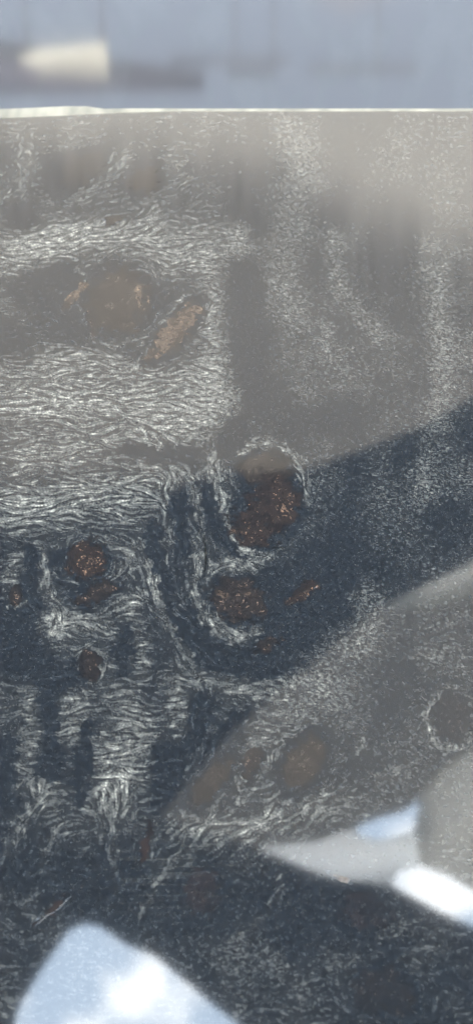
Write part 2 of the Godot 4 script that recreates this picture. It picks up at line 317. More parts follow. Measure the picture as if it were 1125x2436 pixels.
func figure() -> void:
	var n := low_w * low_h
	silver.resize(n)
	flow_x.resize(n)
	flow_y.resize(n)
	run.resize(n)
	rust.resize(n)
	stroke.resize(n)
	var broad := FastNoiseLite.new()
	broad.seed = 5
	broad.frequency = 0.06
	broad.fractal_octaves = 3
	for j in low_h:
		for i in low_w:
			var x := X0 + i / LOW
			var z := Z0 + j / LOW
			var at := j * low_w + i
			silver[at] = 0.10 + 0.20 * broad.get_noise_2d(x, z * 0.6)
			flow_x[at] = 0.55
			flow_y[at] = 0.0
			run[at] = 1.0
	for s in calm():
		var c: Vector2 = s[0]
		for j in low_h:
			for i in low_w:
				var d := Vector2((X0 + i / LOW - c.x) / s[1], (Z0 + j / LOW - c.y) / s[2]).length()
				run[j * low_w + i] *= 1.0 - s[3] * exp(-d * d)
	for s in strokes():
		stroke.fill(0.0)
		lay(silver, s[3], s[1], s[0], s[2])
	who.resize(n)
	who.fill(-1)
	who2 = who.duplicate()
	var id := -1
	for k in knots():
		id += 1
		# the fibre flows round every knot
		var c: Vector2 = k[1]
		var r: float = maxf(k[2], k[3])
		for j in range(maxi(0, int((c.y - r * 3 - Z0) * LOW)), mini(low_h, int((c.y + r * 3 - Z0) * LOW))):
			for i in range(maxi(0, int((c.x - r * 3 - X0) * LOW)), mini(low_w, int((c.x + r * 3 - X0) * LOW))):
				var s := (Vector2(X0 + i / LOW, Z0 + j / LOW) - c).rotated(-k[4])
				var d := Vector2(s.x / k[2], s.y / k[3]).length()
				if d < 1.0 + 0.35 + 1.6 / minf(k[2], k[3]):
					if who[j * low_w + i] < 0 or d < 0.6 and k[3] * k[2] > 60.0:
						who[j * low_w + i] = id
					else:
						who2[j * low_w + i] = id
				var w := exp(-pow(maxf(d - 1.0, 0.0) / 0.55, 2.0)) * 1.5
				var dir := Vector2(-s.y / (k[3] * k[3]), s.x / (k[2] * k[2])).normalized().rotated(k[4])
				var at := j * low_w + i
				flow_x[at] += (dir.x * dir.x - dir.y * dir.y) * w
				flow_y[at] += 2.0 * dir.x * dir.y * w
				var ring := exp(-pow((d - 1.12) / 0.16, 2.0))
				silver[at] += ring * k[6] - exp(-pow(maxf(d - 1.0, 0.0) / 0.25, 2.0)) * k[7]
	var wave := FastNoiseLite.new()
	wave.seed = 9
	wave.frequency = 0.10
	wave.fractal_octaves = 2
	for j in low_h:
		for i in low_w:
			var at := j * low_w + i
			var a := 0.5 * atan2(flow_y[at], flow_x[at]) + 0.9 * wave.get_noise_2d(X0 + i / LOW, (Z0 + j / LOW) * 1.2)
			flow_x[at] = cos(a)
			flow_y[at] = sin(a)

func follow(i: int, j: int, steps: int, stride: float, src: PackedFloat32Array) -> float:
	# the mean of a noise along the fibre through a texel
	var sum := 0.0
	var lw := low_w
	var lh := low_h - 1
	var to_low := LOW / PER_MM
	for half in 2:
		var px := i + 0.5
		var py := j + 0.5
		var dx := 0.0
		var dy := 0.0
		for k in steps:
			var lb := mini(int(py * to_low), lh) * lw + mini(int(px * to_low), lw - 1)
			var ax := flow_x[lb]
			var ay := flow_y[lb]
			if (k == 0 and half == 1) or ax * dx + ay * dy < 0.0:
				ax = -ax
				ay = -ay
			dx = ax
			dy = ay
			px = maxf(px + ax * stride, 0.0)
			py = maxf(py + ay * stride, 0.0)
			sum += src[(int(py) & 511) * 512 + (int(px) & 511)]
	return sum / (2.0 * steps)

const TONES := [
	[Color(0.0016, 0.0013, 0.0012), Color(0.0058, 0.0034, 0.0025), Color(0.20, 0.108, 0.060)],   # granular copper
	[Color(0.0032, 0.0024, 0.0019), Color(0.0085, 0.006, 0.0043), Color(0.045, 0.031, 0.02)],  # smooth brown
	[Color(0.003, 0.002, 0.0014), Color(0.022, 0.0135, 0.0085), Color(0.17, 0.11, 0.066)],      # amber
	[Color(0.0018, 0.0016, 0.0016), Color(0.0054, 0.0038, 0.003), Color(0.11, 0.066, 0.042)],  # dark
	[Color(0.0026, 0.002, 0.0018), Color(0.0075, 0.0042, 0.0033), Color(0.030, 0.013, 0.0075)], # rust red
]

func grain_strip(j0: int, j1: int, w: int) -> PackedByteArray:
	var out := PackedByteArray()
	out.resize((j1 - j0) * w * 4)
	var wn := white
	var cn := coarse
	var lw := low_w
	var mottle := FastNoiseLite.new()
	mottle.seed = 21
	mottle.frequency = 0.5
	mottle.fractal_octaves = 2
	var cloud := FastNoiseLite.new()
	cloud.seed = 22
	cloud.frequency = 0.11
	cloud.fractal_octaves = 3
	var cells := FastNoiseLite.new()
	cells.seed = 23
	cells.noise_type = FastNoiseLite.TYPE_CELLULAR
	cells.cellular_return_type = FastNoiseLite.RETURN_CELL_VALUE
	cells.frequency = 1.25
	var list := knots()
	var at := 0
	for j in range(j0, j1):
		for i in w:
			# irregular edges: the figure is looked up a little beside the place
			var mx := i / PER_MM
			var mz := j / PER_MM
			var wob := cloud.get_noise_2d(mx * 2.2, mz * 2.2)
			var wob2 := cloud.get_noise_2d(mx * 2.2 + 300.0, mz * 2.2)
			var lx := clampf((mx + wob * 2.0) * LOW, 0.0, lw - 1.01)
			var ly := clampf((mz + wob2 * 2.0) * LOW, 0.0, low_h - 1.01)
			var ix := int(lx)
			var iy := int(ly)
			var u := lx - ix
			var v := ly - iy
			var b := iy * lw + ix
			var s := lerpf(lerpf(silver[b], silver[b + 1], u), lerpf(silver[b + lw], silver[b + lw + 1], u), v)
			var length := lerpf(run[b], run[b + 1], u)
			var m := 0.5 + 0.5 * mottle.get_noise_2d(mx, mz)
			var fs := 1 + int(3.0 * length)
			var fine := 0.5 + (follow(i, j, fs, 1.0, wn) - 0.5) * sqrt(2.0 * fs) * 0.62
			var wide := 0.5 + 0.5 * (wn[((j >> 1) & 511) * 512 + ((i >> 1) & 511)] - 0.5)
			if length > 0.25:
				wide = lerpf(wide, 0.5 + (follow(i, j, 8, 2.1, cn) - 0.5) * 2.6, smoothstep(0.25, 0.6, length))
			s = clampf(s * 1.35 + 0.06 + 0.24 * (m - 0.5), 0.05, 1.25)
			# ridges of fibre come up silvery, the hollows between them stay near black
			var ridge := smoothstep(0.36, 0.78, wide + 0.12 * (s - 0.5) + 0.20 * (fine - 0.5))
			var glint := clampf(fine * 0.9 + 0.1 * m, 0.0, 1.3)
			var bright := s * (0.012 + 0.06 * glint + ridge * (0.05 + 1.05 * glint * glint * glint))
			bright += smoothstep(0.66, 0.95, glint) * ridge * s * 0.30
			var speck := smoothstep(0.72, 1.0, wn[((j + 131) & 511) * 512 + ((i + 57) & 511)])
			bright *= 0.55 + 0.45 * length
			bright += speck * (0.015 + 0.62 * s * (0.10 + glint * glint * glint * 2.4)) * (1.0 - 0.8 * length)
			# dust, and fine scratches left by the polish
			bright += smoothstep(0.975, 1.0, wn[((j * 2 + 33) & 511) * 512 + ((i * 2 + 7) & 511)]) * 0.10
			if mz > 240.0 and mz < 318.0:
				var sc := mottle.get_noise_2d(mx * 0.06 + 40.0, mz * 7.0 + mx * 0.05)
				bright += smoothstep(0.30, 0.62, sc) * 0.055 * (1.0 - smoothstep(0.0, 1.0, Vector2((mx + X0 + 15.0) / 34.0, (mz - 283.0) / 24.0).length()))
			var base := 0.15 + 1.2 * m * glint + 0.5 * ridge
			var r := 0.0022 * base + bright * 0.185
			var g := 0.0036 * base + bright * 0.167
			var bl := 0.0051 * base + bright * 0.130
			for cand in 2:
				var id := (who if cand == 0 else who2)[mini(int(mz * LOW), low_h - 1) * lw + mini(int(mx * LOW), lw - 1)]
				if id < 0: continue
				var kn: Array = list[id]
				var c: Vector2 = kn[1]
				var ca: float = cos(kn[4])
				var sa: float = sin(kn[4])
				var rx := X0 + mx - c.x
				var rz := Z0 + mz - c.y
				var la := (rx * ca + rz * sa) / float(kn[2])
				var lb := (-rx * sa + rz * ca) / float(kn[3])
				var d: float = sqrt(la * la + lb * lb) + kn[5] * (1.7 * wob + 0.9 * (m - 0.5))
				if d > 1.15: continue
				var kind: int = kn[0]
				var cover := 1.0 - smoothstep(0.80, 1.06, d + 0.22 * (glint - 0.5))
				cover *= kn[11]
				var cell := 0.5 + 0.5 * cells.get_noise_2d(mx + wob * 1.5, mz + wob2 * 1.5)
				var soft := 0.5 + 0.9 * cloud.get_noise_2d((la * 1.0 + 9.0 * id) * (9.0 if kind == 1 else 4.0) + lb * 2.0, lb * (2.2 if kind == 1 else 4.0) * 1.2 + wob * 3.0)
				var t := clampf(0.10 + soft * 0.55 + 0.35 * (cell - 0.3) + 0.3 * (fine - 0.5), 0.0, 1.0)
				var tones: Array = TONES[kind]
				var c0: Color = tones[0]
				var c1: Color = tones[1]
				var c2: Color = tones[2]
				var col := c0.lerp(c1, smoothstep(0.12, 0.62, t))
				col = col.lerp(c2, smoothstep(0.74, 1.0, 0.50 * cell + 0.22 * soft + 0.40 * fine) * (0.45 if kind == 1 else 1.0))
				# growth layers, bent and uneven
				if kind == 1 or kind == 3:
					var layer := 0.5 + 0.5 * sin(d * 21.0 + soft * 7.0 + la * 3.0)
					col = col * (0.45 + 0.95 * layer)
				# fissures through the knot
				col = col.lerp(Color(0.001, 0.001, 0.001), (1.0 - smoothstep(0.0, 0.09, absf(cloud.get_noise_2d(mx * 5.0 + 70.0, mz * 5.0)))) * 0.7)
				# a dark bark line closes the knot
				var bark := 1.0 - 0.72 * exp(-pow((d - 0.93) / 0.09, 2.0))
				r = lerpf(r, col.r * bark, cover)
				g = lerpf(g, col.g * bark, cover)
				bl = lerpf(bl, col.b * bark, cover)
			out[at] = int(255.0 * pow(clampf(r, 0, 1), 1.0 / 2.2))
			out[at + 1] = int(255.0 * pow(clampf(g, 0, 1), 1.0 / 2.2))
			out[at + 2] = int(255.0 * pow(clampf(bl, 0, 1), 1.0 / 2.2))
			out[at + 3] = 255
			at += 4
	return out

var who := PackedInt32Array()
var who2 := PackedInt32Array()

func grain_map() -> ImageTexture:
	var rng := RandomNumberGenerator.new()
	rng.seed = 4
	var raw := PackedFloat32Array()
	raw.resize(NW * NW)
	for k in NW * NW: raw[k] = rng.randf()
	white.resize(NW * NW)
	coarse.resize(NW * NW)
	for j in NW:
		for i in NW:
			# about two texels a grain, and four for the coarse one
			var a := raw[j * NW + i] + raw[j * NW + ((i + 1) & 511)] + raw[((j + 1) & 511) * NW + i] + raw[((j + 1) & 511) * NW + ((i + 1) & 511)]
			white[j * NW + i] = clampf(0.5 + (0.55 * a / 4.0 + 0.45 * raw[j * NW + i] - 0.5) * 1.5, 0.0, 1.0)
			coarse[j * NW + i] = 0.0
	var lumps := FastNoiseLite.new()
	lumps.seed = 8
	lumps.frequency = 0.115
	lumps.fractal_octaves = 2
	var li := lumps.get_seamless_image(NW, NW, false, false, 0.1, true)
	for j in NW:
		for i in NW: coarse[j * NW + i] = li.get_pixel(i, j).r
	var w := int(W_MM * PER_MM)
	var h := int(L_MM * PER_MM)
	var threads: Array[Thread] = []
	var cuts := 8
	for k in cuts:
		var t := Thread.new()
		t.start(grain_strip.bind(h * k / cuts, h * (k + 1) / cuts, w))
		threads.append(t)
	var bytes := PackedByteArray()
	for t in threads: bytes.append_array(t.wait_to_finish())
	return ImageTexture.create_from_image(Image.create_from_data(w, h, false, Image.FORMAT_RGBA8, bytes))

func polished(tex: Texture2D, relief := 0.0, coat := 1.0, coat_rough := 0.035) -> StandardMaterial3D:
	var m := StandardMaterial3D.new()
	m.albedo_texture = tex
	m.roughness = 0.55
	m.metallic_specular = 0.1
	m.clearcoat_enabled = true
	m.clearcoat = coat
	m.clearcoat_roughness = coat_rough
	if relief > 0.0:
		m.heightmap_enabled = true
		m.heightmap_texture = tex
		m.heightmap_scale = relief
	m.texture_repeat = false
	return m

const FACET_TILT := 0.262           # the far face falls away by 15 degrees
const FACET_MM := 190.0

func edge_z(x: float) -> float:      # where the top face ends, mm
	return -419.21 + 4.12 * (1.0 - smoothstep(-95.1, -16.1, x))

func bevel_width(x: float) -> float:  # wider at the left, where the painted highlight broadens
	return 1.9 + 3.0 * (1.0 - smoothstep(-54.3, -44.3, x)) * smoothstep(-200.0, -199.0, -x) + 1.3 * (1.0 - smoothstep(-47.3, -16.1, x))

func slab() -> void:
	figure()
	var grain := grain_map()
	var t := root("polished_slab", Vector3(0, -0.045, -0.25))
	tag(t, "dark polished slab with silvery rippled grain and brown knots, filling the picture", "slab")
	var lift := Vector3(0, 0.045, 0.25)
	# top face
	var st := SurfaceTool.new()
	st.begin(Mesh.PRIMITIVE_TRIANGLES)
	var cols := 38
	var top := func(x: float, z: float, y := 0.0) -> void:
		st.set_normal(Vector3.UP)
		st.set_uv(Vector2((x - X0) / W_MM, (z - Z0) / L_MM))
		st.add_vertex(Vector3(x, y, z) * 0.001 + lift)
	for c in cols:
		var xa := X0 + W_MM * c / cols
		var xb := X0 + W_MM * (c + 1) / cols
		var near := Z0 + L_MM
		top.call(xa, near)
		top.call(xa, edge_z(xa))
		top.call(xb, edge_z(xb))
		top.call(xa, near)
		top.call(xb, edge_z(xb))
		top.call(xb, near)
	var face := put("top_face", st.commit(), polished(grain, 0.012), t)
	# rounded far arris
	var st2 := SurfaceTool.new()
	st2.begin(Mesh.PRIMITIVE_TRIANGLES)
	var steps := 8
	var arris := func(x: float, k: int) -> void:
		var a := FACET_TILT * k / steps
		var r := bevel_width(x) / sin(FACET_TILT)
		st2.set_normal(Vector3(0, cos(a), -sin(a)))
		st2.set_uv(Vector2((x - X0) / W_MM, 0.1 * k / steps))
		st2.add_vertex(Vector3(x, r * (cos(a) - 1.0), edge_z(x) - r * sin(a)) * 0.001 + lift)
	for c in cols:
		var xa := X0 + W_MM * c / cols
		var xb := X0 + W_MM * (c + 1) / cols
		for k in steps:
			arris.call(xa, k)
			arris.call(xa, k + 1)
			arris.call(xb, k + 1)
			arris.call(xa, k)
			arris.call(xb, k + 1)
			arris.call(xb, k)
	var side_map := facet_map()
	put("rounded_edge", st2.commit(), edge_highlight(), t)  # pale colour stands in for the highlight on the edge
	# the far face that falls away
	var st3 := SurfaceTool.new()
	st3.begin(Mesh.PRIMITIVE_TRIANGLES)
	var slope := Vector3(0, -sin(FACET_TILT), -cos(FACET_TILT))
	var far := func(x: float, f: float) -> void:
		var r := bevel_width(x) / sin(FACET_TILT)
		var p := Vector3(x, r * (cos(FACET_TILT) - 1.0), edge_z(x) - r * sin(FACET_TILT)) + slope * FACET_MM * f + Vector3(x * 0.4 * f, 0, 0)
		st3.set_normal(Vector3(0, cos(FACET_TILT), -sin(FACET_TILT)))
		st3.set_uv(Vector2((x - X0) / W_MM, 0.1 + 0.9 * f))
		st3.add_vertex(p * 0.001 + lift)
	for c in cols:
		var xa := X0 + W_MM * c / cols
		var xb := X0 + W_MM * (c + 1) / cols
		far.call(xa, 0.0)
		far.call(xa, 1.0)
		far.call(xb, 1.0)
		far.call(xa, 0.0)
		far.call(xb, 1.0)
		far.call(xb, 0.0)
	put("far_face", st3.commit(), polished(side_map, 0.0, 0.27, 0.05), t)
	# rough sides and underside
	var st4 := SurfaceTool.new()
	st4.begin(Mesh.PRIMITIVE_TRIANGLES)
	st4.set_smooth_group(-1)
	var quad := func(a: Vector3, b: Vector3, c: Vector3, d: Vector3) -> void:
		for p in [a, b, c, a, c, d]: st4.add_vertex(p * 0.001 + lift)
	var near := Z0 + L_MM
	var f_end := func(x: float) -> Vector3:
		var r := bevel_width(x) / sin(FACET_TILT)
		return Vector3(x, r * (cos(FACET_TILT) - 1.0), edge_z(x) - r * sin(FACET_TILT)) + slope * FACET_MM + Vector3(x * 0.4, 0, 0)
	for s in [-1.0, 1.0]:
		var x: float = W_MM * 0.5 * s
		var r := bevel_width(x) / sin(FACET_TILT)
		var e := Vector3(x, 0, edge_z(x))
		var m := Vector3(x, r * (cos(FACET_TILT) - 1.0), edge_z(x) - r * sin(FACET_TILT))
		var g: Vector3 = f_end.call(x)
		var low := Vector3(0, -45, 0)
		quad.call(Vector3(x, 0, near), Vector3(x, -45, near), Vector3(x, -45, e.z), e)
		quad.call(e, Vector3(x, -45, e.z), Vector3(x, -45, m.z), m)
		quad.call(m, Vector3(x, -45, m.z), Vector3(g.x, -45, g.z), g)
	var gl: Vector3 = f_end.call(X0)
	var gr: Vector3 = f_end.call(-X0)
	quad.call(gl, Vector3(gl.x, -45, gl.z), Vector3(gr.x, -45, gr.z), gr)
	quad.call(Vector3(X0, 0, near), Vector3(-X0, 0, near), Vector3(-X0, -45, near), Vector3(X0, -45, near))
	quad.call(Vector3(X0, -45, near), Vector3(-X0, -45, near), Vector3(gr.x, -45, gr.z), Vector3(gl.x, -45, gl.z))
	st4.generate_normals()
	put("sawn_side", st4.commit(), plain(Color(0.05, 0.048, 0.045), 0.9), t)
	inlays(t, lift, face.mesh.surface_get_material(0))

func edge_highlight() -> StandardMaterial3D:
	# bright highlight along the arris, put into the colour as matt cream
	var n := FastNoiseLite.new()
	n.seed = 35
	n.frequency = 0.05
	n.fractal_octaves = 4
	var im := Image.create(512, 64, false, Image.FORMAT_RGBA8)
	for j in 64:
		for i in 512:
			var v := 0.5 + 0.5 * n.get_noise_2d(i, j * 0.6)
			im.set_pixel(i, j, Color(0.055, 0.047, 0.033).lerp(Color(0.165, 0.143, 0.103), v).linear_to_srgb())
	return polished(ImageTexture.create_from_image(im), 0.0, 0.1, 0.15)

func facet_map() -> ImageTexture:
	var n := FastNoiseLite.new()
	n.seed = 31
	n.frequency = 0.02
	n.fractal_octaves = 3
	var im := Image.create(512, 256, false, Image.FORMAT_RGBA8)
	for j in 256:
		for i in 512:
			var v := 0.5 + 0.5 * n.get_noise_2d(i * 1.2, j * 0.35)
			var f := 0.5 + 0.5 * n.get_noise_2d(i * 9.0, j * 9.0)
			var b := smoothstep(0.45, 0.8, v) * (0.4 + 0.6 * f) * 0.004
			im.set_pixel(i, j, Color(0.016 + b, 0.015 + b, 0.0145 + b).linear_to_srgb())
	return ImageTexture.create_from_image(im)

# ------------------------------------------------------------------ knots, slivers and cracks let into the top face
func inlays(t: Node3D, lift: Vector3, stone: Material) -> void:
	var rng := RandomNumberGenerator.new()
	rng.seed = 77
	for k in knots():
		# [kind, centre, half width, half length, turn, ragged, ring, halo, name, label, height]
		var st := SurfaceTool.new()
		st.begin(Mesh.PRIMITIVE_TRIANGLES)
		var n := 64
		var edge := FastNoiseLite.new()
		edge.seed = rng.randi() % 1000
		edge.frequency = 0.9
		edge.fractal_octaves = 3
		var ring := []
		for i in n:
			var a := TAU * i / n
			var p := Vector2(cos(a), sin(a))
			var f: float = 1.0 + k[5] * (1.2 * edge.get_noise_2d(p.x * 1.6, p.y * 1.6) + 0.5 * edge.get_noise_2d(p.x * 7.0, p.y * 7.0))
			ring.append(Vector2(p.x * k[2] * f, p.y * k[3] * f).rotated(k[4]))
		var v := func(i: int, f: float, y: float) -> void:
			var p: Vector2 = ring[i % n] * f
			st.set_normal(Vector3.UP)
			st.set_uv(Vector2((k[1].x + p.x - X0) / W_MM, (k[1].y + p.y - Z0) / L_MM))
			st.add_vertex(Vector3(k[1].x + p.x, y, k[1].y + p.y) * 0.001 + lift)
		for i in n:
			for band in [[1.0, -0.02, 0.97, k[10]], [0.97, k[10], 0.75, k[10]], [0.75, k[10], 0.5, k[10]]]:
				v.call(i, band[0], band[1])
				v.call(i + 1, band[0], band[1])
				v.call(i + 1, band[2], band[3])
				v.call(i, band[0], band[1])
				v.call(i + 1, band[2], band[3])
				v.call(i, band[2], band[3])
			v.call(i, 0.5, k[10])
			v.call(i + 1, 0.5, k[10])
			v.call(0, 0.0, k[10])
		var o := put(k[8], st.commit(), stone, t)
		if k[9]: tag(o, k[9])
	var black := plain(Color(0.004, 0.004, 0.005), 0.7)
	for c in cracks():
		var st := SurfaceTool.new()
		st.begin(Mesh.PRIMITIVE_TRIANGLES)
		var pts: Array = c[1]
		var fine := []
		for i in pts.size() - 1:
			for s in 6:
				var q: Vector2 = pts[i].lerp(pts[i + 1], s / 6.0)
				fine.append(q + Vector2(rng.randf_range(-0.12, 0.12), rng.randf_range(-0.12, 0.12)))
		fine.append(pts[-1])
		for i in fine.size() - 1:
			var p: Vector2 = fine[i]
			var q: Vector2 = fine[i + 1]
			var side := (q - p).orthogonal().normalized()
			var wa: float = c[0] * sin(PI * clampf(float(i) / (fine.size() - 1), 0.04, 0.96))
			var wb: float = c[0] * sin(PI * clampf(float(i + 1) / (fine.size() - 1), 0.04, 0.96))
			var cs := [p - side * wa, q - side * wb, q + side * wb, p + side * wa]
			for x in [0, 1, 2, 0, 2, 3]:
				st.set_normal(Vector3.UP)
				st.add_vertex(Vector3(cs[x].x, 0.21, cs[x].y) * 0.001 + lift)
		put("crack", st.commit(), black, t)

func calm() -> Array:
	return [
		[Vector2(38.4, -339.2), 49, 131, 1.00],
		[Vector2(49.6, -248.7), 48, 61, 1.00],
		[Vector2(25.0, -200.5), 23, 21, 0.60],
		[Vector2(45.8, -172.1), 26, 29, 0.70],
		[Vector2(-7.6, -126.5), 65, 19, 0.75],
		[Vector2(-53.5, -208.0), 15, 18, 0.60],
		[Vector2(4.7, -312.1), 9, 43, 0.80],
		[Vector2(-56.6, -385.0), 41, 25, 0.50],
	]

